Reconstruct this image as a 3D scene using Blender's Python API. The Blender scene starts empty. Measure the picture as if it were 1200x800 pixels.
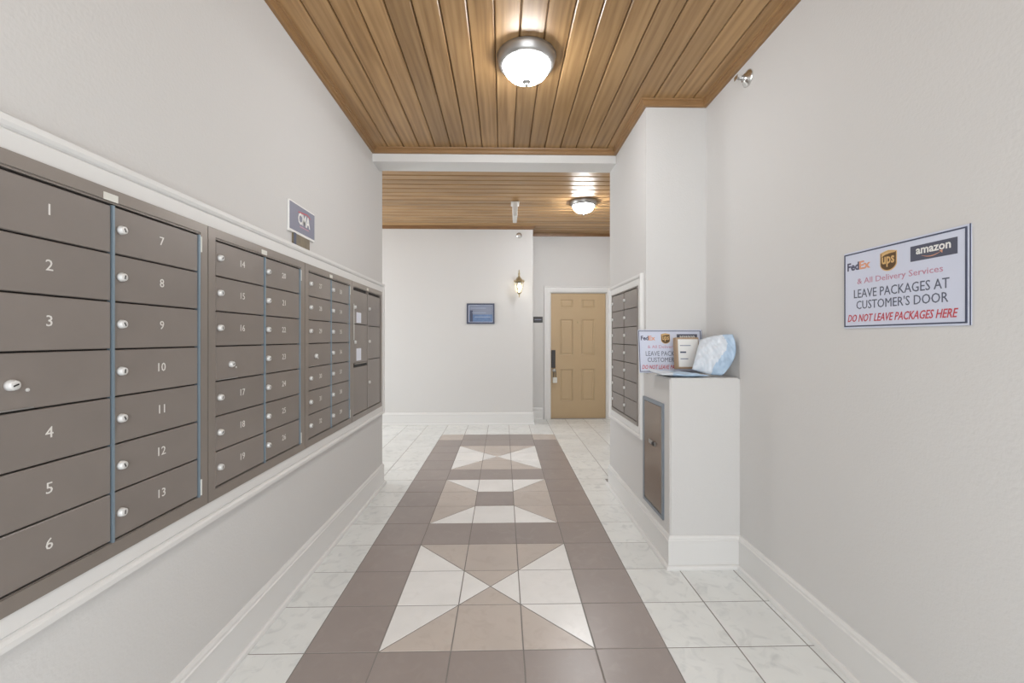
import bpy, bmesh, math, random
from mathutils import Vector, Matrix
random.seed(7)
PI = math.pi
C = bpy.context.scene.collection

# ---------------------------------------------------------------- camera
cam_d = bpy.data.cameras.new('camera'); cam = bpy.data.objects.new('camera', cam_d); C.objects.link(cam)
cam.location = (0, 0, 1.315); cam.rotation_euler = (PI/2, 0, -0.0213)
cam_d.sensor_width = 36; cam_d.lens = 491.8/1200*36; cam_d.shift_y = -4.1/1200
cam_d.clip_start = 0.02
bpy.context.scene.camera = cam
# ---------------------------------------------------------------- world (sky fill through unseen ends left open)
w = bpy.data.worlds.new('world'); bpy.context.scene.world = w; w.use_nodes = True
w.node_tree.nodes['Background'].inputs[0].default_value = (0.93, 0.97, 1.0, 1)
w.node_tree.nodes['Background'].inputs[1].default_value = 3.3
vs = bpy.context.scene.view_settings
vs.view_transform = 'Standard'; vs.look = 'None'; vs.gamma = 1; vs.use_curve_mapping = False
vs.exposure = 0.38
LAMP = 66.0      # emission of the ceiling lamps' glass
SCONCE = 45.0
def portal(name, loc, rot, sx, sy):
    l = bpy.data.lights.new(name, 'AREA'); l.shape = 'RECTANGLE'; l.size = sx; l.size_y = sy
    l.cycles.is_portal = True
    o = bpy.data.objects.new(name, l); C.objects.link(o); o.location = loc; o.rotation_euler = rot
portal('entrance_fill_portal', (0.13, -1.19, 1.45), (PI/2, 0, 0), 2.44, 2.9)  # unseen end behind the camera, left open so sky light fills the corridor
portal('side_hall_fill_portal', (-3.99, 5.1, 1.5), (PI/2, 0, -PI/2), 2.55, 3.0)  # unseen hall end, left open to let extra light into the rear

# ---------------------------------------------------------------- materials
def nt(m): return m.node_tree.nodes, m.node_tree.links
def mat(name, col, rough=0.6, metal=0.0, var=0.0, scale=8.0, bump=0.0, bscale=60.0, rand=0.0, spec=0.5, coat=0.0, aniso=None):
    m = bpy.data.materials.new(name); m.use_nodes = True
    N, L = nt(m); b = N['Principled BSDF']
    b.inputs['Roughness'].default_value = rough; b.inputs['Metallic'].default_value = metal
    b.inputs['Specular IOR Level'].default_value = spec
    b.inputs['Coat Weight'].default_value = coat; b.inputs['Coat Roughness'].default_value = 0.15
    b.inputs['Base Color'].default_value = (*col, 1)
    tc = N.new('ShaderNodeTexCoord')
    if var or rand:
        n = N.new('ShaderNodeTexNoise'); n.inputs['Scale'].default_value = scale; n.inputs['Detail'].default_value = 6
        mp = N.new('ShaderNodeMapping'); L.new(tc.outputs['Object'], mp.inputs[0])
        if aniso: mp.inputs['Scale'].default_value = aniso
        oi = N.new('ShaderNodeObjectInfo')
        ad = N.new('ShaderNodeVectorMath'); ad.operation = 'ADD'
        sc = N.new('ShaderNodeVectorMath'); sc.operation = 'SCALE'; sc.inputs['Scale'].default_value = 37
        cb = N.new('ShaderNodeCombineXYZ')
        for k in range(3): L.new(oi.outputs['Random'], cb.inputs[k])
        L.new(cb.outputs[0], sc.inputs[0]); L.new(mp.outputs[0], ad.inputs[0]); L.new(sc.outputs[0], ad.inputs[1])
        L.new(ad.outputs[0], n.inputs['Vector'])
        hs = N.new('ShaderNodeHueSaturation'); hs.inputs['Color'].default_value = (*col, 1)
        m1 = N.new('ShaderNodeMapRange'); m1.inputs[1].default_value = .25; m1.inputs[2].default_value = .75
        m1.inputs[3].default_value = 1-var; m1.inputs[4].default_value = 1+var
        L.new(n.outputs['Fac'], m1.inputs[0])
        m2 = N.new('ShaderNodeMapRange'); m2.inputs[3].default_value = 1-rand; m2.inputs[4].default_value = 1+rand
        L.new(oi.outputs['Random'], m2.inputs[0])
        mu = N.new('ShaderNodeMath'); mu.operation = 'MULTIPLY'
        L.new(m1.outputs[0], mu.inputs[0]); L.new(m2.outputs[0], mu.inputs[1])
        L.new(mu.outputs[0], hs.inputs['Value']); L.new(hs.outputs[0], b.inputs['Base Color'])
    if bump:
        n2 = N.new('ShaderNodeTexNoise'); n2.inputs['Scale'].default_value = bscale; n2.inputs['Detail'].default_value = 3
        L.new(tc.outputs['Object'], n2.inputs['Vector'])
        bp = N.new('ShaderNodeBump'); bp.inputs['Strength'].default_value = bump; bp.inputs['Distance'].default_value = 0.004
        L.new(n2.outputs['Fac'], bp.inputs['Height']); L.new(bp.outputs[0], b.inputs['Normal'])
    return m
def emis(name, col, s, base=(.8, .8, .8)):
    m = mat(name, base, .3); b = m.node_tree.nodes['Principled BSDF']
    b.inputs['Emission Color'].default_value = (*col, 1); b.inputs['Emission Strength'].default_value = s
    return m
def wood(name, axis, dark=False):
    """honey stained boards: long stretched grain along `axis`, cathedral figure, each board its own tone"""
    m = bpy.data.materials.new(name); m.use_nodes = True
    N, L = nt(m); b = N['Principled BSDF']; b.inputs['Roughness'].default_value = .36
    b.inputs['Specular IOR Level'].default_value = .45
    tc = N.new('ShaderNodeTexCoord'); oi = N.new('ShaderNodeObjectInfo')
    cb = N.new('ShaderNodeCombineXYZ')
    for k in range(3): L.new(oi.outputs['Random'], cb.inputs[k])
    sc = N.new('ShaderNodeVectorMath'); sc.operation = 'SCALE'; sc.inputs['Scale'].default_value = 53
    L.new(cb.outputs[0], sc.inputs[0])
    def coords(a, c):
        mp = N.new('ShaderNodeMapping'); L.new(tc.outputs['Object'], mp.inputs[0])
        s = [c, c, c]; s[axis] = a; mp.inputs['Scale'].default_value = s
        ad = N.new('ShaderNodeVectorMath'); ad.operation = 'ADD'; L.new(mp.outputs[0], ad.inputs[0]); L.new(sc.outputs[0], ad.inputs[1])
        return ad.outputs[0]
    n1 = N.new('ShaderNodeTexNoise'); n1.inputs['Scale'].default_value = 1; n1.inputs['Detail'].default_value = 8; n1.inputs['Distortion'].default_value = .6
    L.new(coords(1.6, 38), n1.inputs['Vector'])
    wv = N.new('ShaderNodeTexWave'); wv.wave_type = 'RINGS'; wv.rings_direction = 'Y' if axis == 1 else 'X'
    wv.inputs['Scale'].default_value = 2.2; wv.inputs['Distortion'].default_value = 7; wv.inputs['Detail'].default_value = 3; wv.inputs['Detail Scale'].default_value = .7
    L.new(coords(.55, 5), wv.inputs['Vector'])
    n3 = N.new('ShaderNodeTexNoise'); n3.inputs['Scale'].default_value = 1; n3.inputs['Detail'].default_value = 2
    L.new(coords(1.3, 5), n3.inputs['Vector'])
    a1 = N.new('ShaderNodeMath'); a1.operation = 'MULTIPLY'; a1.inputs[1].default_value = .16; L.new(wv.outputs['Fac'], a1.inputs[0])
    a2 = N.new('ShaderNodeMath'); a2.operation = 'MULTIPLY_ADD'; a2.inputs[1].default_value = .75; L.new(n1.outputs['Fac'], a2.inputs[0]); L.new(a1.outputs[0], a2.inputs[2])
    a3 = N.new('ShaderNodeMath'); a3.operation = 'MULTIPLY_ADD'; a3.inputs[1].default_value = .45; L.new(n3.outputs['Fac'], a3.inputs[0]); L.new(a2.outputs[0], a3.inputs[2])
    r = N.new('ShaderNodeValToRGB'); L.new(a3.outputs[0], r.inputs[0])
    cs = [(.36, (.205, .112, .042)), (.58, (.315, .180, .074)), (.85, (.43, .262, .118))]
    if dark: cs = [(p, (q[0]*.66, q[1]*.6, q[2]*.52)) for p, q in cs]
    e = r.color_ramp.elements; e[0].position, e[0].color = cs[0][0], (*cs[0][1], 1); e[1].position, e[1].color = cs[2][0], (*cs[2][1], 1)
    k = e.new(cs[1][0]); k.color = (*cs[1][1], 1)
    hs = N.new('ShaderNodeHueSaturation'); L.new(r.outputs[0], hs.inputs['Color'])
    m2 = N.new('ShaderNodeMapRange'); m2.inputs[3].default_value = .82; m2.inputs[4].default_value = 1.16; L.new(oi.outputs['Random'], m2.inputs[0])
    L.new(m2.outputs[0], hs.inputs['Value']); L.new(hs.outputs[0], b.inputs['Base Color'])
    return m

M = {}
M['wall'] = mat('painted_wall', (.60, .588, .575), .75, bump=.25, bscale=90, spec=.3)
M['trim'] = mat('white_trim_paint', (.68, .67, .655), .38, spec=.45)
M['plank_y'] = wood('honey_wood_lengthwise', 1); M['plank_x'] = wood('honey_wood_crosswise', 0)
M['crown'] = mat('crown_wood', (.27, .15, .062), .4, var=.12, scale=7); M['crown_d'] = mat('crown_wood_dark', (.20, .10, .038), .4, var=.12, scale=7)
M['gapwood'] = mat('wood_in_grooves', (.06, .028, .012), .8)
def marble(name, base, vein, amt, rough=.25):
    m = mat(name, base, rough, var=.05, scale=5, rand=.035, spec=.5)
    N, L = nt(m); b = N['Principled BSDF']; src = b.inputs['Base Color'].links[0].from_socket
    ad = [n for n in N if n.type == 'VECT_MATH' and n.operation == 'ADD'][0]
    n = N.new('ShaderNodeTexNoise'); n.inputs['Scale'].default_value = 11; n.inputs['Detail'].default_value = 9; n.inputs['Distortion'].default_value = 1.4
    L.new(ad.outputs[0], n.inputs['Vector'])
    r = N.new('ShaderNodeMapRange'); r.inputs[1].default_value = .52; r.inputs[2].default_value = .72; r.inputs[4].default_value = amt
    L.new(n.outputs['Fac'], r.inputs[0])
    mx = N.new('ShaderNodeMix'); mx.data_type = 'RGBA'; mx.inputs['B'].default_value = (*vein, 1)
    L.new(r.outputs[0], mx.inputs['Factor']); L.new(src, mx.inputs['A']); L.new(mx.outputs['Result'], b.inputs['Base Color'])
    return m
M['t_marble'] = marble('veined_pale_tile', (.72, .73, .715), (.53, .545, .545), .6)
M['t_white'] = marble('plain_white_tile', (.80, .79, .775), (.72, .71, .69), .4)
M['t_dark'] = marble('taupe_tile', (.305, .263, .245), (.35, .305, .285), .5, .32)
M['t_beige'] = marble('beige_tile', (.52, .46, .415), (.44, .375, .33), .6, .3)
M['grout'] = mat('grey_grout', (.24, .22, .205), .9)
M['mail'] = mat('bronze_mailbox_paint', (.225, .196, .177), .32, .15, var=.06, scale=5, rand=.04, spec=.5)
M['mailframe'] = mat('bronze_frame', (.265, .233, .208), .30, .4, var=.04, scale=4)
M['gap'] = mat('dark_gap', (.03, .026, .024), .8)
M['strip'] = mat('blue_grey_metal_strip', (.27, .34, .40), .35, .6)
M['chrome'] = mat('polished_chrome', (.72, .72, .70), .22, 1.0)
M['lock'] = mat('satin_lock_face', (.66, .65, .635), .42, .25)
M['slot'] = mat('black_slot', (.012, .012, .012), .6)
M['digit'] = mat('white_lettering', (.68, .655, .62), .6)
M['tab'] = mat('pale_label_tab', (.66, .65, .60), .6)
M['note'] = mat('white_paper_note', (.72, .74, .82), .7)
M['nickel'] = mat('brushed_nickel', (.42, .41, .40), .32, .85)
M['glass_on'] = emis('lit_frosted_glass', (.97, .985, 1), LAMP)
M['glass_rear'] = emis('lit_frosted_glass_rear', (.97, .985, 1), LAMP*1.8)
M['glass_fill'] = emis('lit_frosted_glass_fill', (.97, .985, 1), LAMP*.55)  # glow of the added out-of-view lamp only
M['bulb'] = emis('lit_bulb', (1, .93, .80), SCONCE)
M['signwhite'] = mat('bluish_white_sign_board', (.58, .61, .72), .35, spec=.4)
M['navy'] = mat('navy_print', (.055, .065, .11), .5)
M['slate'] = mat('slate_logo_block', (.075, .08, .115), .5)
M['brown'] = mat('brown_logo', (.10, .055, .022), .5)
M['gold'] = mat('gold_logo', (.62, .40, .17), .5)
M['pink'] = mat('faded_pink_print', (.50, .24, .32), .6)
M['grey'] = mat('grey_print', (.11, .12, .165), .6)
M['red'] = mat('red_print', (.50, .07, .09), .6)
M['orange'] = mat('orange_print', (.66, .32, .20), .6)
M['purple'] = mat('dark_logo_print', (.08, .08, .13), .6)
M['steel'] = mat('brushed_steel_panel', (.27, .215, .175), .26, .75, var=.1, scale=4)
M['steelrim'] = mat('grey_steel_rim', (.24, .27, .31), .35, .6)
M['door'] = mat('tan_door_paint', (.47, .345, .205), .45, var=.03, scale=3)
M['black'] = mat('dark_hardware', (.045, .042, .042), .4, .3)
M['blueprint'] = mat('blue_printed_panel', (.10, .17, .32), .4, var=.2, scale=20)
M['notice'] = mat('pale_blue_print', (.28, .33, .44), .5)
M['greyprint'] = mat('grey_blue_printed_band', (.20, .22, .29), .4)
M['violet'] = mat('blue_violet_sign', (.17, .172, .235), .45)
M['white'] = mat('plain_white', (.74, .73, .71), .5)
M['olive'] = mat('brown_olive_plate', (.16, .125, .075), .45, var=.25, scale=25)
M['kraft'] = mat('kraft_cardboard', (.38, .27, .18), .8, var=.06, scale=20)
M['brass'] = mat('antique_brass', (.42, .34, .20), .3, .8)
M['mailer'] = mat('white_blue_plastic_mailer', (.60, .645, .70), .32, var=.08, scale=14, spec=.6)
M['mailerblue'] = mat('light_blue_plastic', (.38, .50, .64), .32, var=.14, scale=14, spec=.6)
gl = mat('lantern_glass', (.9, .88, .82), .15); gl.node_tree.nodes['Principled BSDF'].inputs['Transmission Weight'].default_value = .9
gl.node_tree.nodes['Principled BSDF'].inputs['IOR'].default_value = 1.05
M['lantern_glass'] = gl

# ---------------------------------------------------------------- mesh helpers
def obj(name, bm, m, parent=None, smooth=False, loc=None, rz=None):
    me = bpy.data.meshes.new(name)
    bmesh.ops.recalc_face_normals(bm, faces=bm.faces[:]); bm.to_mesh(me); bm.free()
    for q in (m if isinstance(m, (list, tuple)) else [m]): me.materials.append(q)
    if smooth:
        for p in me.polygons: p.use_smooth = True
    return inst(name, me, parent, loc, rz)
def inst(name, me, parent=None, loc=None, rz=None):
    o = bpy.data.objects.new(name, me); C.objects.link(o)
    if parent: o.parent = parent
    if loc: o.location = loc
    if rz is not None: o.rotation_euler = (0, 0, rz)
    return o
def thing(name, label, cat, loc=(0, 0, 0), rz=0, group=None):
    o = bpy.data.objects.new(name, None); C.objects.link(o); o.location = loc; o.rotation_euler = (0, 0, rz)
    o.empty_display_size = .05
    return tag(o, label, cat, group)
def tag(o, label, cat, group=None):
    o['label'] = label; o['category'] = cat
    if group: o['group'] = group
    return o
def struct(o): o['kind'] = 'structure'; return o
def box(bm, x0, x1, y0, y1, z0, z1, mi=0):
    v = [bm.verts.new(p) for p in ((x0,y0,z0),(x1,y0,z0),(x1,y1,z0),(x0,y1,z0),(x0,y0,z1),(x1,y0,z1),(x1,y1,z1),(x0,y1,z1))]
    for f in ((0,3,2,1),(4,5,6,7),(0,1,5,4),(1,2,6,5),(2,3,7,6),(3,0,4,7)):
        bm.faces.new([v[i] for i in f]).material_index = mi
    return bm
def B(*a): return box(bmesh.new(), *a)
def bevel(bm, w, seg=1):
    bmesh.ops.bevel(bm, geom=bm.edges[:] , offset=w, segments=seg, affect='EDGES', profile=.5); return bm
def offset_poly(P, d):
    n = len(P); out = []
    area = sum(P[i][0]*P[(i+1) % n][1]-P[(i+1) % n][0]*P[i][1] for i in range(n))
    sg = 1 if area > 0 else -1
    for i in range(n):
        a, b, c = Vector(P[i-1]), Vector(P[i]), Vector(P[(i+1) % n])
        e1, e2 = (b-a).normalized(), (c-b).normalized()
        n1, n2 = Vector((-e1.y, e1.x))*sg, Vector((-e2.y, e2.x))*sg
        k = 1+n1.dot(n2)
        out.append(tuple(b+(n1+n2)*(d/max(k, .08))))
    return out
def prism(bm, P, z0, z1, ch=0.0):
    """polygon P extruded z0 (back) to z1 (show face) with a chamfer ch round the show face"""
    s = 1 if z1 > z0 else -1
    rings = [[(x, y, z0) for x, y in P], [(x, y, z1-s*ch) for x, y in P]]
    if ch: rings.append([(x, y, z1) for x, y in offset_poly(P, ch)])
    V = [[bm.verts.new(p) for p in r] for r in rings]; n = len(P)
    bm.faces.new(V[0]); bm.faces.new(V[-1])
    for a, b in zip(V, V[1:]):
        for i in range(n): bm.faces.new((a[i], a[(i+1) % n], b[(i+1) % n], b[i]))
    return bm
def lathe(bm, prof, seg=24, mtx=Matrix()):
    V = []
    for r, z in prof:
        if r < 1e-5: V.append([bm.verts.new(mtx @ Vector((0, 0, z)))])
        else: V.append([bm.verts.new(mtx @ Vector((r*math.cos(2*PI*k/seg), r*math.sin(2*PI*k/seg), z))) for k in range(seg)])
    for a, b in zip(V, V[1:]):
        for k in range(seg):
            q = (k+1) % seg
            if len(a) == 1 and len(b) == 1: continue
            if len(a) == 1: bm.faces.new((a[0], b[k], b[q]))
            elif len(b) == 1: bm.faces.new((a[k], a[q], b[0]))
            else: bm.faces.new((a[k], a[q], b[q], b[k]))
    if len(V[0]) > 1: bm.faces.new(V[0][::-1])
    if len(V[-1]) > 1: bm.faces.new(V[-1])
    return bm
OUT = Matrix.Rotation(PI/2, 4, 'X')      # lathe axis +z -> -y (out of a wall whose front looks to -y)
def tube(bm, pts, r, seg=8):
    pts = [Vector(p) for p in pts]; rings = []
    for i, p in enumerate(pts):
        t = (pts[min(i+1, len(pts)-1)]-pts[max(i-1, 0)]).normalized()
        u = t.orthogonal().normalized() if i == 0 else (u-t*u.dot(t)).normalized()
        v = t.cross(u)
        rings.append([bm.verts.new(p+(u*math.cos(2*PI*k/seg)+v*math.sin(2*PI*k/seg))*r) for k in range(seg)])
    for a, b in zip(rings, rings[1:]):
        for k in range(seg): bm.faces.new((a[k], a[(k+1) % seg], b[(k+1) % seg], b[k]))
    bm.faces.new(rings[0][::-1]); bm.faces.new(rings[-1])
    return bm
def sweep(bm, path, prof, N=Vector((0, 0, 1)), closed=False):
    """prof = [(a, b)]: a to the side N x tangent, b along N; mitred corners"""
    P = [Vector(p) for p in path]; n = len(P); rings = []
    for i in range(n):
        s = []
        if closed or i > 0: s.append(N.cross((P[i]-P[i-1]).normalized()))
        if closed or i < n-1: s.append(N.cross((P[(i+1) % n]-P[i]).normalized()))
        m = s[0] if len(s) == 1 else (s[0]+s[1])/(1+s[0].dot(s[1]))
        rings.append([bm.verts.new(P[i]+m*a+N*b) for a, b in prof])
    k = len(prof)
    for i in range(n if closed else n-1):
        a, b = rings[i], rings[(i+1) % n]
        for j in range(k): bm.faces.new((a[j], a[(j+1) % k], b[(j+1) % k], b[j]))
    if not closed: bm.faces.new(rings[0][::-1]); bm.faces.new(rings[-1])
    return bm
_txt = {}
def text_mesh(s, w=None, h=None, shear=0.0, bold=0.0, mtl=None, spacing=1.0):
    """lettering as a thin solid in the XZ plane, front to -Y, centred; scaled to w x h"""
    key = (s, w, h, shear, bold, mtl.name, spacing)
    if key in _txt: return _txt[key]
    cu = bpy.data.curves.new('lettering', 'FONT'); cu.body = s; cu.size = 1; cu.extrude = .01; cu.resolution_u = 2
    cu.shear = shear; cu.offset = bold; cu.space_character = spacing
    to = bpy.data.objects.new('tmp', cu); C.objects.link(to)
    me = bpy.data.meshes.new_from_object(to); C.objects.unlink(to); bpy.data.objects.remove(to); bpy.data.curves.remove(cu)
    xs = [v.co.x for v in me.vertices]; ys = [v.co.y for v in me.vertices]
    W, H = max(xs)-min(xs), max(ys)-min(ys); cx, cy = (max(xs)+min(xs))/2, (max(ys)+min(ys))/2
    sy = h/H if h else w/W; sx = w/W if w else sy
    for v in me.vertices:
        x, y, z = v.co; v.co = ((x-cx)*sx, -.0004 if z > 0 else .0002, (y-cy)*sy)
    me.name = 'lettering'; me.materials.clear(); me.materials.append(mtl); _txt[key] = me
    return me
def lettering(s, parent, x, y, z, w=None, h=None, mtl=None, name='lettering', **k):
    return inst(name, text_mesh(s, w, h, mtl=mtl, **k), parent, (x, y, z))

# ---------------------------------------------------------------- dimensions
A, B1, B2 = -1.09, .955, 1.36          # left wall, right wall behind the ledge, right wall
Y0, YL, YR, YCOL, YLED = -1.2, 3.81, 3.73, 2.784, 2.3815
YB, YD, XS = 6.38, 6.80, .454
XW, XE = -4.0, 2.3
ZC, ZR = 2.897, 3.005                  # wood ceilings
# ---------------------------------------------------------------- structure
def S(name, bm, m, **k): return struct(obj(name, bm, m, **k))
b = B(A-.15, A, Y0, YL, 0, 3.15); box(b, XW, A-.15, YL-.15, YL, 0, 3.15); S('wall_left', b, M['wall'])
S('wall_right', B(B2, B2+.15, Y0, YCOL, 0, 3.15), M['wall'])
b = bmesh.new(); box(b, B1, XE+.15, YCOL, YR, 0, 3.15); S('wall_column', b, M['wall'])
b = B(B1, B2, YLED, YCOL, 0, 1.085); bmesh.ops.bevel(b, geom=[e for e in b.edges if all(v.co.z > 1 for v in e.verts) or all(v.co.x < B1+.01 and v.co.y < YLED+.01 for v in e.verts)], offset=.006, segments=2, affect='EDGES')
S('wall_ledge', b, M['wall'])
S('wall_back', B(XW, XS, YB, YD+.15, 0, 3.15), M['wall'])
DX0, DX1, DZ = .772, 1.682, 2.05
b = B(XS, DX0-.02, YD, YD+.15, 0, 3.15); box(b, DX1+.02, XE+.15, YD, YD+.15, 0, 3.15); box(b, DX0-.02, DX1+.02, YD, YD+.15, DZ+.02, 3.15)
S('wall_door_side', b, M['wall'])
S('wall_far_right', B(XE, XE+.15, YR, YD, 0, 3.15), M['wall'])
b = B(A, B1, 3.53, YR, 2.79, 3.15); S('trim_1', b, M['trim'])['label'] = 'white painted beam between the two wood ceilings'

# baseboards: flat board, beaded cap, quarter-round shoe
prof = [(0, 0), (.030, 0), (.030, .008), (.027, .017), (.021, .022), (.014, .023), (.014, .150), (.018, .153), (.018, .160), (.013, .164), (.012, .174), (.006, .184), (0, .186)]
def base(name, pts): return S(name, sweep(bmesh.new(), [(x, y, 0) for x, y in pts], prof), M['trim'])
base('baseboard_right', [(B2, Y0), (B2, YLED), (B1, YLED), (B1, YR), (XE, YR), (XE, YD), (DX1+.13, YD)])
base('baseboard_back', [(DX0-.128, YD), (XS, YD), (XS, YB), (XW, YB)])
base('baseboard_left', [(XW, YL), (A, YL), (A, Y0)])
# wooden crown strips
cp = [(0, -.042), (.016, -.042), (.022, -.037), (.024, -.020), (.030, -.016), (.030, -.010), (.038, -.008), (.040, 0), (0, 0)]
S('trim_2', sweep(bmesh.new(), [(x, y, ZC) for x, y in ((B2, Y0), (B2, YCOL), (B1, YCOL), (B1, 3.53), (A, 3.53), (A, Y0))], cp), M['crown'])
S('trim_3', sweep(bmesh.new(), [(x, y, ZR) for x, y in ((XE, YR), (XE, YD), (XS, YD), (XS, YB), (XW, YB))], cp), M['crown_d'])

# ceiling: backing slab and every board of it
ceil = S('ceiling', B(A-.1, B2+.1, Y0, 3.6, ZC+.012, ZC+.1), M['gapwood'])
ceil2 = S('ceiling_rear', B(XW, XE+.1, YR-.1, YD+.1, ZR+.012, ZR+.1), M['gapwood'])
sx = [-1.09]+[-.953+.130*k for k in range(18)]+[1.36]
sx[1:1] = []
sx = [-1.09]+[-.953-.0+.130*k for k in range(18)]+[1.36]
g = .0022
for i in range(len(sx)-1):
    a, c = sx[i]+g, sx[i+1]-g
    if a > B1: P = [(a, Y0), (c, Y0), (c, YCOL), (a, YCOL)]
    elif c > B1: P = [(a, Y0), (c, Y0), (c, YCOL), (B1, YCOL), (B1, 3.53), (a, 3.53)]
    else: P = [(a, Y0), (c, Y0), (c, 3.53), (a, 3.53)]
    m = (a+c)/2; P = [(x-m, y-1) for x, y in P]
    obj('plank', prism(bmesh.new(), P, .012, 0, .0055), M['plank_y'], ceil, loc=(m, 1, ZC))
y = YR
while y < YD-.02:
    c = min(y+.130, YD); q = (y+c)/2
    def seg(x0, x1, a, d): return [(x0, a+.0045-q), (x1, a+.0045-q), (x1, d-.0045-q), (x0, d-.0045-q)]
    if c <= YB: P = seg(XW, XE, y, c)
    elif y >= YB: P = seg(XS, XE, y, c)
    else: P = [(XW, y+g-q), (XE, y+g-q), (XE, c-g-q), (XS, c-g-q), (XS, YB-q), (XW, YB-q)]
    obj('plank', prism(bmesh.new(), P, .012, 0, .0095), M['plank_x'], ceil2, loc=(0, q, ZR))
    y = c

# floor: grout bed and every tile
floor = S('floor', B(XW, XE+.15, Y0, YD+.15, -.12, -.0015), M['grout'])
s_, fx, fy = .305, -.829, 1.769
_t = {}
stuff = {k: bmesh.new() for k in ('t_marble', 't_white', 't_dark', 't_beige')}
def tile(P, m, far):
    P = offset_poly(P, .0028)
    if far: prism(stuff[m], P, -.010, 0, .0012); return
    cx = sum(p[0] for p in P)/len(P); cy = sum(p[1] for p in P)/len(P)
    Q = [(round(x-cx, 4), round(y-cy, 4)) for x, y in P]; key = (tuple(Q), m)
    if key not in _t:
        bm = prism(bmesh.new(), Q, -.010, 0, .0012); me = bpy.data.meshes.new('tile')
        bmesh.ops.recalc_face_normals(bm, faces=bm.faces[:]); bm.to_mesh(me); bm.free(); me.materials.append(M[m]); _t[key] = me
    inst('tile', _t[key], floor, (cx, cy, 0))
def cell(c, r):
    x0, y0 = fx+c*s_, fy+r*s_; x1, y1 = x0+s_, y0+s_; return x0, y0, x1, y1
def tiles(c, r):
    x0, y0, x1, y1 = cell(c, r); mx, my = (x0+x1)/2, (y0+y1)/2
    bl, br, tr, tl = (x0, y0), (x1, y0), (x1, y1), (x0, y1)
    far = r < -5 or c < -6 or c > 7
    # clip to the room
    if not (0 <= c <= 4 and r < 13):
        if my < YR and r < 6:
            x0 = max(x0, A); x1 = min(x1, B2 if r < 2 else B1)
        elif c >= 5 and r == 6:
            if x0 > B1: y0 = max(y0, YR)
            else: x1 = min(x1, B1)
        elif c < 0 and r == 6:
            if c == -1: x0 = max(x0, A)
            else: y0 = max(y0, YL)
        if my > YB-.1:
            if mx < XS: y1 = min(y1, YB)
            else: x0 = max(x0, XS) if r > 14 else x0; y1 = min(y1, YD)
        x0 = max(x0, XW); x1 = min(x1, XE); y0 = max(y0, Y0)
        if x1-x0 < .012 or y1-y0 < .012: return
        return tile([(x0, y0), (x1, y0), (x1, y1), (x0, y1)], 't_marble', far)
    m = None
    full = [bl, br, tr, tl]
    if c in (0, 4): m = 't_beige' if r in (-2, 12) else ('t_dark' if -2 < r < 12 else 't_marble')
    elif r in (-2, -1, 3, 7, 11, 12): m = 't_dark'
    elif r < -2: m = 't_marble'
    if m: return tile(full, m, far)
    k = r-(0 if r < 3 else 4 if r < 7 else 8)
    if r in (4, 5, 6):                       # frame motif
        if k == 1: return tile(full, 't_dark' if c == 2 else 't_beige', far)
        if c == 2: return tile(full, 't_white', far)
        if (k == 0 and c == 1): tile([bl, br, tr], 't_white', far); tile([bl, tr, tl], 't_beige', far)
        if (k == 0 and c == 3): tile([bl, br, tl], 't_white', far); tile([br, tr, tl], 't_beige', far)
        if (k == 2 and c == 1): tile([br, tr, tl], 't_white', far); tile([bl, br, tl], 't_beige', far)
        if (k == 2 and c == 3): tile([bl, tr, tl], 't_white', far); tile([bl, br, tr], 't_beige', far)
        return
    if k == 1:                               # hourglass motif
        if c != 2: return tile(full, 't_white', far)
        q = (mx, my)
        tile([bl, br, q], 't_beige', far); tile([br, tr, q], 't_white', far); tile([tr, tl, q], 't_beige', far); tile([tl, bl, q], 't_white', far)
        return
    if c == 2: return tile(full, 't_beige', far)
    up = (k == 0) == (c == 1)
    if up:   # diagonal bl-tr
        if c == 1: tile([bl, tr, tl], 't_white', far); tile([bl, br, tr], 't_beige', far)
        else: tile([bl, br, tr], 't_white', far); tile([bl, tr, tl], 't_beige', far)
    else:    # diagonal br-tl
        if c == 1: tile([bl, br, tl], 't_white', far); tile([br, tr, tl], 't_beige', far)
        else: tile([br, tr, tl], 't_white', far); tile([bl, br, tl], 't_beige', far)
for r in range(-10, 17):
    cols = range(-1, 8) if r < 6 else range(-11, 11)
    for c in cols: tiles(c, r)
for k, bm in stuff.items():
    if len(bm.faces): obj('tile', bm, M[k], floor)['kind'] = 'stuff'
    else: bm.free()

# ---------------------------------------------------------------- door at the far end
jamb = bmesh.new()
cpd = [(0, 0), (-.012, .018), (-.05, .020), (-.085, .016), (-.088, .026), (-.104, .026), (-.108, 0)]
sweep(jamb, [(DX1, YD, 0), (DX1, YD, DZ), (DX0, YD, DZ), (DX0, YD, 0)][::-1], [(-a*1, bb) for a, bb in [(-p[0]*-1, p[1]) for p in cpd]], N=Vector((0, -1, 0)))
box(jamb, DX0-.02, DX0+.004, YD, YD+.1, 0, DZ+.0); box(jamb, DX1-.004, DX1+.02, YD, YD+.1, 0, DZ); box(jamb, DX0-.02, DX1+.02, YD, YD+.1, DZ-.004, DZ+.02)
S('trim_4', jamb, M['trim'])['label'] = 'white door casing around the tan door'
x0, x1 = DX0+.006, DX1-.006
dm = bmesh.new(); yf = YD+.028
PX = [(.931, 1.140), (1.280, 1.496)]; PZ = [(1.807, 1.941), (1.033, 1.62), (.286, .808)]
box(dm, x0, x1, yf+.012, yf+.045, .006, DZ-.006)
xs = [x0, PX[0][0], PX[0][1], PX[1][0], PX[1][1], x1]
for i in (0, 2, 4): box(dm, xs[i], xs[i+1], yf, yf+.012, .006, DZ-.006)
zs = [.006, .286, .808, 1.033, 1.62, 1.807, 1.941, DZ-.006]
for i in (0, 2, 4, 6):
    for p in PX: box(dm, p[0], p[1], yf, yf+.012, zs[i], zs[i+1])
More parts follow.
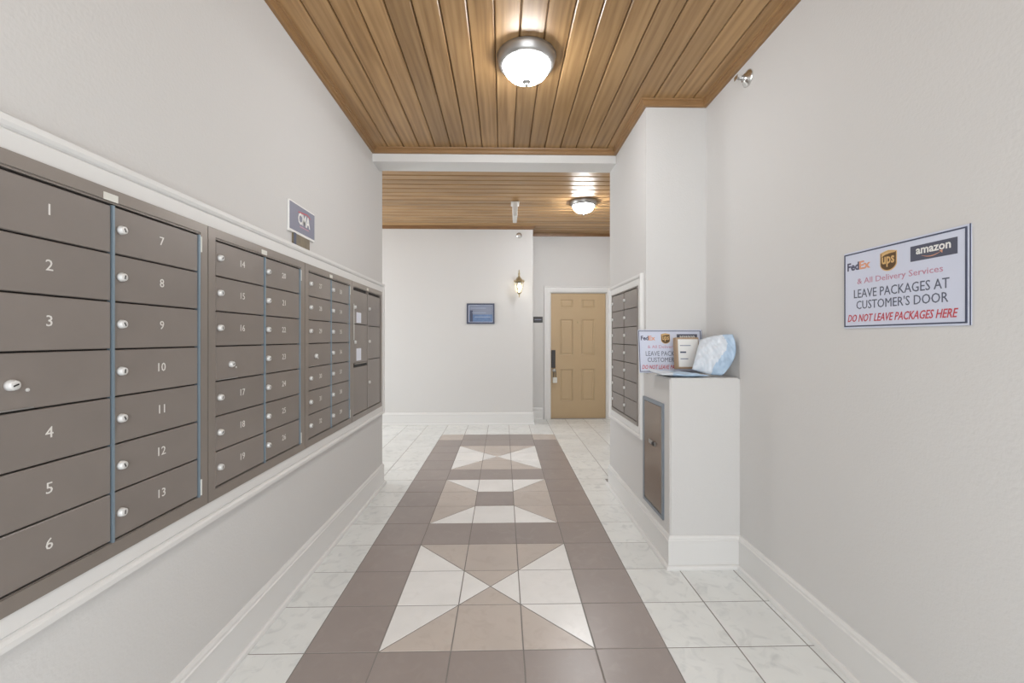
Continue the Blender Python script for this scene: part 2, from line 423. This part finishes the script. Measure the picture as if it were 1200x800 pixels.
door = S('door_1', dm, M['door'])
for px in PX:
    for pz in PZ:
        bm = bmesh.new(); a, c, d, e = px[0]+.003, px[1]-.003, pz[0]+.003, pz[1]-.003
        P = [(a, d), (c, d), (c, e), (a, e)]; P2 = offset_poly(P, .016); P3 = offset_poly(P, .034)
        R = [[bm.verts.new((x, yy, z)) for x, z in PP] for PP, yy in ((P, yf+.0125), (P, yf+.002), (P2, yf+.010), (P3, yf+.003))]
        for q, t in zip(R, R[1:]):
            for i in range(4): bm.faces.new((q[i], q[(i+1) % 4], t[(i+1) % 4], t[i]))
        bm.faces.new(R[-1]); obj('panel', bm, M['door'], door)
bm = bevel(B(.786, .852, yf-.028, yf, .83, 1.12), .006, 2); obj('keypad_lock', bm, M['black'], door)
bm = bmesh.new()
lathe(bm, [(.018, 0), (.018, .01), (.010, .012), (.010, .05), (.026, .056), (.030, .07), (.024, .084), (0, .088)], 16, Matrix.Translation((.825, yf, .79)) @ OUT)
obj('door_knob', bm, M['nickel'], door, True)
bm = lathe(bmesh.new(), [(.013, 0), (.013, .004), (.006, .005), (0, .005)], 14, Matrix.Translation((1.221, yf, 1.57)) @ OUT)
obj('peephole', bm, M['brass'], door, True)
t = thing('key_box', 'small pale key box hanging by a dark shackle from the tan door knob', 'lock', (.838, yf-.055, .59))
obj('body', bevel(B(-.035, .035, -.02, .02, 0, .088), .006, 2), M['tab'], t)
obj('shackle', tube(bmesh.new(), [(-.018, 0, .085), (-.018, 0, .16), (-.014, 0, .19), (0, 0, .21), (.012, 0, .19), (.016, 0, .16), (.016, 0, .085)], .006), M['black'], t, True)

# ---------------------------------------------------------------- mailbox units (built facing -y, then turned to the wall)
lockbm = lathe(bmesh.new(), [(.0125, 0), (.0125, .006), (.0110, .009), (.0108, .012), (.0085, .0135), (0, .0135)], 18, OUT)
lock_me = bpy.data.meshes.new('lock'); bmesh.ops.recalc_face_normals(lockbm, faces=lockbm.faces[:]); lockbm.to_mesh(lock_me); lockbm.free(); lock_me.materials.append(M['lock'])
for p in lock_me.polygons: p.use_smooth = True
kb = B(-.0016, .0016, -.0140, -.0134, -.0055, .0055); slot_me = bpy.data.meshes.new('keyhole'); kb.to_mesh(slot_me); kb.free(); slot_me.materials.append(M['slot'])
def lock(parent, x, z, ang=.5, y=0):
    o = inst('lock', lock_me, parent, (x, y, z)); k = inst('keyhole', slot_me, parent, (x, y, z)); k.rotation_euler = (0, ang, 0); return o
FD = .020    # how far a frame stands out from the wall
def rect_frame(bm, x0, x1, z0, z1, wl, wr, wt, wb, y0, y1):
    box(bm, x0, x0+wl, y0, y1, z0, z1); box(bm, x1-wr, x1, y0, y1, z0, z1)
    box(bm, x0+wl, x1-wr, y0, y1, z1-wt, z1); box(bm, x0+wl, x1-wr, y0, y1, z0, z0+wb)
def mail_unit(label, loc, rz, W, d, z0, z1, r0, r1, numbers, strip=True, kind='boxes'):
    """W width, d = [left, middle, right] door edges, r1..r0 rows of doors; parts in local x, front -y"""
    t = thing('mailbox_unit', label, 'mailbox', loc, rz, 'mailbox banks in the walls')
    f = bmesh.new()
    rect_frame(f, .001, W-.001, z0, z1, d[0]-.006, W-d[2]-.006, z1-r1-.010, r0-z0-.004, -FD, .001)
    obj('frame', f, M['mailframe'], t)
    f = bmesh.new(); rect_frame(f, d[0]-.006, d[2]+.006, r0-.005, r1+.012, .004, .004, .008, .003, -FD+.004, 0)
    obj('inner_frame', f, M['mailframe'], t)
    obj('backing', B(d[0]-.006, d[2]+.006, -.004, 0, r0-.005, r1+.01), M['gap'], t)
    n = 7; h = (r1-r0)/n
    sw = .003 if strip else .007
    if strip:
        for x in (d[1], d[2]):
            obj('divider_strip', B(x-sw, x+sw-.0005, -FD-.001, -.004, r0-.004, r1), M['strip'], t)
    if z1-r1 > .02: obj('label_tab', B(d[1]-.03, d[1]+.012, -FD-.0012, -FD, z1-.034, z1-.014), M['tab'], t)
    if strip:
        for zz in (r1-.06, r0+.002):
            obj('hinge', B(d[2]+.003, d[2]+.008, -FD-.003, -FD, zz, zz+.055), M['tab'], t)
    if kind == 'boxes':
        for ci in range(2):
            x0 = d[ci]+(.002 if ci == 0 else sw+.001); x1 = d[ci+1]-(sw+.0015)
            for k in range(n):
                za = r1-(k+1)*h+.0022; zb = r1-k*h-.0022
                bm = bmesh.new(); cx, cz = (x0+x1)/2, (za+zb)/2
                P = [(x0-cx, za-cz), (x1-cx, za-cz), (x1-cx, zb-cz), (x0-cx, zb-cz)]
                R = [[bm.verts.new((x, yy, z)) for x, z in PP] for PP, yy in ((P, -.004), (P, -.0145), (offset_poly(P, .002), -.0165))]
                for q, s2 in zip(R, R[1:]):
                    for i in range(4): bm.faces.new((q[i], q[(i+1) % 4], s2[(i+1) % 4], s2[i]))
                bm.faces.new(R[-1])
                dd = obj('mailbox_door', bm, M['mail'], t, loc=(cx, 0, cz))
                num = numbers[ci][k]
                yy = -.0165
                if num is None:
                    lock(dd, x0-cx+.085, -.006, 1.2, yy)
                    obj('rivet', lathe(bmesh.new(), [(.004, 0), (.004, .002), (0, .003)], 10, Matrix.Translation((x0-cx+.118, yy, -.020)) @ OUT), M['lock'], dd)
                    obj('lip', B(-(x1-x0)/2+.004, -(x1-x0)/2+.13, yy-.0014, yy, -(zb-za)/2+.001, -(zb-za)/2+.004), M['nickel'], dd)
                else:
                    lock(dd, x0-cx+.020, .004, random.uniform(-.5, .9), yy)
                    if num: lettering(num, dd, .004, yy-.0002, .006, h=.026, mtl=M['digit'], name='number')
    else:
        lay = [(0, 1.662, 1.416, 'a'), (0, 1.416, 1.13, 'b'), (0, 1.104, r0, 'c'), (1, 1.663, 1.41, ''), (1, 1.41, 1.144, ''), (1, 1.144, r0, '')]
        for ci, zt, zb_, kd in lay:
            x0 = d[ci]+(.002 if ci == 0 else sw+.001); x1 = d[ci+1]-(sw+.0015); za, zb = zb_+.0025, zt-.0025
            cx, cz = (x0+x1)/2, (za+zb)/2; bm = bmesh.new()
            P = [(x0-cx, za-cz), (x1-cx, za-cz), (x1-cx, zb-cz), (x0-cx, zb-cz)]
            R = [[bm.verts.new((x, yy, z)) for x, z in PP] for PP, yy in ((P, -.004), (P, -.0145), (offset_poly(P, .002), -.0165))]
            for q, s2 in zip(R, R[1:]):
                for i in range(4): bm.faces.new((q[i], q[(i+1) % 4], s2[(i+1) % 4], s2[i]))
            bm.faces.new(R[-1])
            dd = obj('parcel_locker_door', bm, M['mail'], t, loc=(cx, 0, cz)); yy = -.0165
            if kd in ('a', 'b') or ci == 1: lock(dd, x0-cx+.028, .012 if kd == 'b' or ci else 0, .8, yy)
            if kd == 'a': obj('paper_note', B(-.09, .01, yy-.001, yy, -.112, -.035), M['note'], dd)
            if kd == 'b': obj('paper_note', B(-.09, .01, yy-.001, yy, -.125, -.035), M['note'], dd)
            if kd == 'c':
                for q in (0,): pass
        x0, x1 = d[0]+.002, d[1]-sw-.0015
        obj('mail_slot', B(x0+.02, x1-.02, -.0155, -.004, 1.106, 1.128), M['slot'], t)
        obj('slot_hood', B(x0+.015, x1-.015, -.021, -.0158, 1.123, 1.131), M['mailframe'], t)
        obj('locker_divider', B(d[1]-sw, d[1]+sw-.001, -FD, -.004, r0, r1), M['mailframe'], t)
        obj('hinge_rod_glint', tube(bmesh.new(), [(d[0]-.004, -FD-.004, z) for z in (1.30, 1.42, 1.56)], .0022), M['tab'], t)  # thin pale rod stands in for the reflection along the hinge rod
    return t
ns = lambda a, b: [str(i) for i in range(a, b+1)]
def split(a): return [[str(a), str(a+1), str(a+2), None, str(a+3), str(a+4), str(a+5)], ns(a+6, a+12)]
zl = (.715, 1.722, .757, 1.679)
mail_unit('large bank of grey-bronze mailboxes numbered 1 to 13, nearest on the left wall', (A, .80, 0), PI/2, .745, [.05, .377, .704], *zl, split(1))
mail_unit('second mailbox bank on the left wall, under the small blue sign, numbers 14 to 26', (A, 1.547, 0), PI/2, .741, [.043, .366, .693], *zl, split(14))
mail_unit('third mailbox bank on the left wall with bright glare on its top doors', (A, 2.290, 0), PI/2, .704, [.048, .353, .663], *zl, split(27))
mail_unit('bank of tall parcel lockers with paper notes, last on the left wall', (A, 2.996, 0), PI/2, .739, [.034, .353, .694], *zl, None, strip=False, kind='lockers')
mail_unit('single dark mailbox bank in the right wall beyond the ledge', (B1, 3.60, 0), -PI/2, .695, [.014, .358, .682], .70, 1.680, .728, 1.667,
          [[''] * 7, [''] * 7], strip=False)
# white casings round the banks: flat inner band, raised outer moulding
cm = [(0, 0), (0, .014), (.042, .016), (.046, .012), (.050, .019), (.058, .024), (.072, .024), (.076, .016), (.076, 0)]
def casing(name, x, y0, y1, z0, z1, nx):
    n = Vector((nx, 0, 0)); pts = [(x, y0, z0), (x, y1, z0), (x, y1, z1), (x, y0, z1)]
    c = Vector((x, (y0+y1)/2, (z0+z1)/2))
    # side must point outward: N x t for the first edge
    if n.cross(Vector(pts[1])-Vector(pts[0])).dot(Vector(pts[0])-c) < 0: pts = pts[::-1]
    return S(name, sweep(bmesh.new(), pts, cm, N=n, closed=True), M['trim'])
casing('trim_5', A, .795, 3.737, .713, 1.724, 1)['label'] = 'white moulded casing around the left mailbox banks'
casing('trim_6', B1, 2.903, 3.602, .698, 1.682, -1)['label'] = 'white moulded casing around the right mailbox bank'

# ---------------------------------------------------------------- ceiling lamps
def lamp(label, x, y, z, glass='glass_on'):
    t = thing('ceiling_lamp', label, 'lamp', (x, y, z), 0, 'round ceiling lamps')
    obj('metal_ring', lathe(bmesh.new(), [(.10, 0), (.165, 0), (.168, -.006), (.163, -.022), (.158, -.040), (.150, -.052), (.138, -.058), (.130, -.056), (.129, -.045), (.10, -.04)], 40), M['nickel'], t, True)
    pr = [(.1305*math.cos(a), -.050-.088*math.sin(a)) for a in [i*PI/2/10 for i in range(10)]]+[(0, -.138)]
    obj('glass_shade', lathe(bmesh.new(), pr, 36), M[glass], t, True)
    obj('finial', lathe(bmesh.new(), [(0, -.132), (.022, -.136), (.026, -.141), (.020, -.147), (.009, -.150), (.012, -.157), (.007, -.166), (0, -.168)], 16), M['nickel'], t, True)
lamp('large round nickel ceiling lamp with frosted glass bowl on the front plank ceiling', .132, 2.36, ZC)
lamp('added unseen ceiling lamp that brightens the rear hall from its left arm', -2.7, 5.2, ZR, 'glass_fill')  # added lamp, out of view, to brighten the rear hall
lamp('smaller-looking round ceiling lamp on the rear plank ceiling near the tan door', 1.0, 5.20, ZR, 'glass_rear')
t = thing('hanging_sign', 'narrow white sign seen edge-on, hanging from the rear plank ceiling', 'sign', (.150, 5.25, ZR))
obj('canopy', bevel(B(-.05, .05, -.07, .07, -.028, 0), .006), M['white'], t)
bm = bmesh.new(); prism(bm, [(-.032, -.028), (.032, -.028), (.024, -.21), (-.024, -.21)], -.15, .15, .004)
bmesh.ops.rotate(bm, verts=bm.verts[:], cent=(0, 0, 0), matrix=Matrix.Rotation(PI/2, 3, 'X'))
bmesh.ops.transform(bm, verts=bm.verts[:], matrix=Matrix.Identity(4))
obj('body', bm, M['white'], t)
# ---------------------------------------------------------------- lantern on the back wall
t = thing('wall_lantern', 'lit brass and glass carriage lantern mounted high on the back wall', 'lamp', (.24, YB, 2.1))
obj('backplate', lathe(bmesh.new(), [(.045, 0), (.045, .008), (.03, .016), (.012, .02), (0, .02)], 20, Matrix.Translation((0, 0, .10)) @ OUT), M['brass'], t, True)
obj('arm', tube(bmesh.new(), [(0, -.015, .10), (0, -.05, .14), (0, -.09, .19), (0, -.12, .17), (0, -.12, .12)], .007), M['brass'], t, True)
def at(z): return Matrix.Translation((0, -.12, z))
obj('roof', lathe(bmesh.new(), [(.076, .05), (.082, .058), (.060, .072), (.040, .10), (.018, .125), (.012, .15), (.016, .17), (.008, .20), (.010, .22), (0, .240)], 6, at(0)), M['brass'], t)
pr = [(.066, .05), (.060, 0), (.045, -.06), (.030, -.105)]
obj('glass', lathe(bmesh.new(), pr, 6, at(0)), M['lantern_glass'], t)
for k in range(6):
    a = 2*PI*k/6
    obj('cage_bar', tube(bmesh.new(), [((r+.002)*math.cos(a), -.12+(r+.002)*math.sin(a), z) for r, z in pr], .0035, 6), M['brass'], t)
    obj('crown_point', lathe(bmesh.new(), [(.010, 0), (.006, .02), (0, .04)], 6, Matrix.Translation((.070*math.cos(a), -.12+.070*math.sin(a), .055))), M['brass'], t)
obj('bottom_finial', lathe(bmesh.new(), [(0, -.185), (.006, -.178), (.010, -.165), (.007, -.15), (.014, -.13), (.034, -.110), (.034, -.103), (0, -.103)], 12, at(0)), M['brass'], t, True)
obj('bulb', lathe(bmesh.new(), [(0, .035), (.006, .022), (.014, .0), (.013, -.02), (.007, -.04), (.007, -.095), (0, -.095)], 14, at(0)), M['bulb'], t, True)

# ---------------------------------------------------------------- sprinklers
def sprinkler(label, loc, rz):
    t = thing('fire_sprinkler', label, 'sprinkler', loc, rz, 'sidewall sprinklers')
    obj('escutcheon', lathe(bmesh.new(), [(.045, 0), (.046, .004), (.038, .012), (.026, .020), (.022, .026), (0, .026)], 28, OUT), M['chrome'], t, True)
    obj('body', lathe(bmesh.new(), [(.014, .02), (.014, .036), (.010, .040), (.007, .050), (.004, .056), (0, .056)], 16, OUT), M['nickel'], t, True)
    b2 = bmesh.new()
    for s in (-1, 1): tube(b2, [(s*.011, -.034, 0), (s*.015, -.046, 0), (s*.009, -.058, 0), (0, -.066, 0)], .0026, 6)
    obj('frame_arms', b2, M['chrome'], t, True)
    obj('deflector', B(-.016, .016, -.070, -.066, -.010, .012), M['chrome'], t)
sprinkler('chrome sidewall sprinkler high on the right wall under the wood crown', (B2, 2.30, 2.755), -PI/2)
sprinkler('small chrome sprinkler high on the back wall above the lit lantern', (.243, YB, 2.873), 0)

# ---------------------------------------------------------------- delivery signs
def shield(w, h, n=8):
    P = [(-w/2, h*.40), (-w*.25, h*.46), (0, h*.5), (w*.25, h*.46), (w/2, h*.40), (w/2, -h*.18)]
    P += [(w/2*math.cos(a), -h*.18-h*.32*math.sin(a)**1.2) for a in [i*PI/2/n for i in range(1, n)]]+[(0, -h*.5)]
    return P+[(-x, z) for x, z in P[-2:5:-1]]+[(-w/2, -h*.18)]
def flat(P, y, th=.0004):
    bm = bmesh.new(); a = [bm.verts.new((x, y, z)) for x, z in P]; c = [bm.verts.new((x, y+th, z)) for x, z in P]
    bm.faces.new(a); bm.faces.new(c[::-1])
    for i in range(len(P)): bm.faces.new((a[i], a[(i+1) % len(P)], c[(i+1) % len(P)], c[i]))
    return bm
def delivery_sign(label, W, H):
    """front faces -y, origin at bottom centre of the back"""
    t = thing('delivery_sign', label, 'sign', group='delivery notice signs')
    T = .005
    obj('board', bevel(B(-W/2, W/2, -T, 0, 0, H), .0012), M['signwhite'], t)
    fr = bmesh.new(); i = .008; rect_frame(fr, -W/2+i*.35, W/2-i, i*.8, H-i*.8, .0045, .0055, .0045, .0045, -T-.0012, -T+.0005)
    obj('border', fr, M['navy'], t)
    rim = bmesh.new(); box(rim, W/2-.0022, W/2+.0002, -T-.0004, -T+.002, 0, H); obj('edge_strip', rim, M['navy'], t)
    x0, x1, z1, z0 = -W/2+i*.35, W/2-i, H-i*.8, i*.8
    X = lambda f: x0+(x1-x0)*f
    Z = lambda f: z1-(z1-z0)*f
    y = -T-.0004
    def line(s, fa, fb, za, zb, m, **k):
        lettering(s, t, (X(fa)+X(fb))/2, y, (Z(za)+Z(zb))/2, X(fb)-X(fa), Z(za)-Z(zb), mtl=M[m], **k)
    line('Fed', .034, .155, .125, .235, 'purple', bold=.03); line('Ex', .158, .266, .125, .235, 'orange', bold=.03)
    cx, cz = X(.43), Z(.19); w, h = X(.502)-X(.356), Z(.06)-Z(.32)
    mk = lambda s: [(cx+a, cz+b2) for a, b2 in shield(w*s, h*s)]
    lg = obj('shield_logo', flat(mk(1), y-.0002), M['gold'], t); obj('shield_field', flat(mk(.90), y-.0006), M['brown'], lg)
    sw = [(cx-w*.40, cz+h*.20), (cx-w*.2, cz+h*.29), (cx+w*.1, cz+h*.335), (cx+w*.40, cz+h*.34), (cx+w*.40, cz+h*.375), (cx+w*.2, cz+h*.41), (cx, cz+h*.44), (cx-w*.22, cz+h*.405), (cx-w*.40, cz+h*.355)]
    obj('swoosh', flat(sw, y-.0010), M['gold'], lg)
    inst('logo_letters', text_mesh('ups', w*.74, h*.50, bold=.02, mtl=M['gold']), lg, (cx, y-.0012, cz-h*.05))
    az = (Z(.085)+Z(.262))/2; aw, ah = X(.94)-X(.612), Z(.085)-Z(.262); ax = X(.776)
    ab = obj('logo_block', flat([(ax-aw/2, az-ah/2), (ax+aw/2, az-ah/2), (ax+aw/2, az+ah/2), (ax-aw/2, az+ah/2)], y-.0002), M['slate'], t)
    inst('logo_letters', text_mesh('amazon', X(.899)-X(.656), ah*.38, bold=.02, mtl=M['white']), ab, (X(.7775), y-.0008, az+ah*.10))
    arc = []
    for k in range(13):
        u = k/12; arc.append((X(.695)+(X(.835)-X(.695))*u, az-ah*.20-ah*.13*math.sin(PI*u)+ah*.03*u))
    lo = [(x, z-ah*.055*math.sin(PI*(k+.5)/13)) for k, (x, z) in enumerate(arc)]
    obj('smile', flat(arc+lo[::-1], y-.0008), M['orange'], ab)
    ex, ez = arc[-1]; obj('arrow_head', flat([(ex-.006*W/.44, ez+ah*.06), (ex+.004*W/.44, ez+ah*.07), (ex+.003*W/.44, ez-ah*.12), (ex-.001, ez-ah*.02)], y-.0008), M['orange'], ab)
    line('& All Delivery Services', .138, .846, .355, .452, 'pink')
    line('LEAVE PACKAGES AT', .103, .888, .500, .615, 'grey')
    line("CUSTOMER'S DOOR", .128, .881, .650, .765, 'grey')
    line('DO NOT LEAVE PACKAGES HERE', .037, .945, .835, .935, 'red', shear=.3, bold=.012)
    return t
sA = delivery_sign('delivery notice board mounted alone on the right wall, fully readable', .452, .296)
sA.location = (B2, (1.640+1.188)/2, 1.352); sA.rotation_euler = (0, 0, -PI/2)
sB = delivery_sign('delivery notice board standing on the ledge behind the parcels', .428, .285)
sB.location = (1.111, YCOL-.040, 1.086); sB.rotation_euler = (math.radians(-7), 0, 0)

# ---------------------------------------------------------------- small sign over the left mailboxes
t = thing('management_sign', 'small blue sign with white letters above the left mailboxes', 'sign', (A, 2.282, 1.94), PI/2)
obj('board', bevel(B(-.142, .142, -.012, 0, -.080, .080), .002), M['white'], t)
obj('face', B(-.139, .139, -.0128, -.012, -.068, .072), M['violet'], t)
lettering('CMA', t, .015, -.0132, .008, .135, .062, mtl=M['white'], bold=.03)
obj('red_stroke', flat([(-.05, .036), (.05, .046), (.088, .034), (.088, .040), (.05, .052), (-.05, .042)], -.0134), M['red'], t)
obj('red_stroke', flat([(-.036, -.031), (.07, -.031), (.07, -.036), (-.036, -.036)], -.0134), M['pink'], t)
t = thing('small_plate', 'small brown plate fixed just below the blue sign on the left wall', 'plaque', (A, 2.279, 1.822), PI/2)
obj('plate', bevel(B(-.090, .090, -.010, 0, -.040, .040), .001), M['olive'], t)
obj('dark_edge', B(-.0905, -.065, -.0115, -.010, -.040, .040), M['navy'], t)

# ---------------------------------------------------------------- framed notice, number plate on the back walls
t = thing('framed_notice', 'dark framed blue notice hanging in the middle of the back wall', 'sign', (-.34, YB, 1.683))
f = bmesh.new(); rect_frame(f, -.21, .21, -.155, .155, .026, .026, .026, .026, -.022, 0); obj('frame', f, M['navy'], t)
f = bmesh.new(); rect_frame(f, -.184, .184, -.129, .129, .012, .004, .008, .006, -.014, 0); obj('mat_board', f, M['signwhite'], t)
obj('print', B(-.184, .184, -.010, 0, -.129, .129), M['blueprint'], t)
obj('printed_band', B(-.165, .178, -.0108, -.010, -.012, .116), M['greyprint'], t)
obj('printed_line', B(-.15, .08, -.0114, -.0108, .078, .090), M['notice'], t)
obj('printed_line', B(-.13, .08, -.0114, -.0108, .010, .020), M['notice'], t)
obj('printed_line', B(-.16, -.12, -.0114, -.010, -.12, .05), M['navy'], t)
obj('printed_line', B(-.09, .15, -.0114, -.010, -.055, -.045), M['notice'], t)
t = thing('room_plate', 'small dark door plate on the wall left of the tan door', 'plaque', (.566, YD, 1.612))
obj('plate', bevel(B(-.076, .076, -.008, 0, -.048, .048), .002), M['black'], t)
obj('printed_line', B(-.055, .055, -.0086, -.008, -.006, .008), M['greyprint'], t)

# ---------------------------------------------------------------- steel access panel in the ledge side
t = thing('access_panel', 'tall brushed steel access panel low in the side of the ledge', 'panel', (B1, 2.642, .58), -PI/2)
f = bmesh.new(); rect_frame(f, -.175, .175, -.345, .345, .022, .022, .022, .022, -.010, 0); obj('rim', f, M['steelrim'], t)
obj('panel_door', bevel(B(-.151, .151, -.008, 0, -.321, .321), .002), M['steel'], t)
obj('latch', bevel(B(-.06, .06, -.013, -.008, .060, .085), .003), M['nickel'], t)
obj('latch_knob', lathe(bmesh.new(), [(.014, 0), (.014, .008), (.008, .014), (0, .014)], 14, Matrix.Translation((.03, -.010, .073)) @ OUT), M['black'], t, True)

# ---------------------------------------------------------------- parcels on the ledge
def noise3(x, y, s):
    return math.sin(x*s+1.3)*math.cos(y*s*1.3+.7)+.6*math.sin(x*s*2.3+y*s*1.7)+.35*math.sin(y*s*4.1-x*s*3.1)
def pillow(mats, edge, top_at, bulge, nu=34, nv=26, wr=.004, matf=None):
    """closed bag: two skins that meet at the hem. edge(u,v) gives the mid surface point and normal."""
    bm = bmesh.new(); G = []
    for sgn in (1, -1):
        g_ = []
        for j in range(nv+1):
            row = []
            for i in range(nu+1):
                u, v = i/nu, j/nv
                hem = min(1, min(u, 1-u, v, 1-v)/.10)
                if sgn == -1 and hem == 0: row.append(G[0][j][i]); continue
                p, n = edge(u, v)
                e = (1-(2*u-1)**4)*(1-(2*v-1)**4)
                k = bulge*e**.7+wr*noise3(u*3+sgn, v*3, 5.2)*hem
                row.append(bm.verts.new(p+n*(sgn*max(k, .0008))))
            g_.append(row)
        G.append(g_)
    for g_ in G:
        for j in range(nv):
            for i in range(nu):
                f = bm.faces.new((g_[j][i], g_[j][i+1], g_[j+1][i+1], g_[j+1][i]))
                if matf: f.material_index = matf((i+.5)/nu, (j+.5)/nv)
    return bm
# flat mailer lying on the ledge, left side hanging over its edge
zt = 1.086
def flat_edge(u, v):
    fl = Vector((.915, 2.395, 0)); fr_ = Vector((1.20, 2.392, 0)); bl = Vector((.895, 2.62, 0)); br = Vector((1.10, 2.60, 0))
    p = fl.lerp(fr_, u).lerp(bl.lerp(br, u), v)
    z = zt+.0145+.012*math.sin(u*5+v*2)*.3+.016*max(0, .35-u)/.35*v+.002*math.sin(9*u+7*v)
    return Vector((p.x, p.y, z)), Vector((0, 0, 1))
o = obj('flat_mailer', pillow(None, flat_edge, None, .0125, wr=.0022, matf=lambda u, v: 1 if u > .22+.1*math.sin(v*5) else 0), [M['mailer'], M['mailerblue']], None, True)
tag(o, 'pale blue plastic mailer lying flat, its left corner jutting over the ledge', 'parcel', 'parcels on the ledge')
# upright bent mailer leaning on the right wall
def up_edge(u, v):
    b0, b1_ = Vector((1.125, 2.50, zt+.034)), Vector((1.275, 2.408, zt+.0)); t0, t1 = Vector((1.225, 2.605, zt+.225)), Vector((1.335, 2.40, zt+.262))
    x, y = 2*u-1, 2*v-1; u, v = (x*math.sqrt(1-.16*y*y)+1)/2, (y*math.sqrt(1-.16*x*x)+1)/2
    p = b0.lerp(b1_, u).lerp(t0.lerp(t1, u), v)
    p = p+Vector((.030*u*math.sin(PI*v), -.02*math.sin(PI*v), 0))
    n = (b1_-b0).cross(t0-b0).normalized()
    return p, -n if n.y > 0 else n
o = obj('bent_mailer', pillow(None, up_edge, None, .026, wr=.0075, matf=lambda u, v: 1 if u+.08*math.sin(v*6+.5) > .70 else 0), [M['mailer'], M['mailerblue']], None, True)
tag(o, 'crumpled white and blue plastic mailer propped upright against the right wall', 'parcel', 'parcels on the ledge')
t = thing('small_box', 'small kraft cardboard box with a white label, between the notice board and mailers', 'box', (1.178, 2.640, zt+.034), .02)
t.rotation_euler = (math.radians(-6), 0, .02)
obj('carton', bevel(B(-.074, .074, 0, .045, 0, .200), .002), M['kraft'], t)
obj('white_label', B(-.062, .068, -.001, 0, .012, .188), M['white'], t)
obj('printed_mark', B(-.050, -.012, -.0016, -.001, .100, .110), M['navy'], t)
obj('printed_mark', B(-.050, .02, -.0016, -.001, .145, .150), M['greyprint'], t)
obj('printed_mark', B(-.050, .00, -.0016, -.001, .06, .066), M['greyprint'], t)
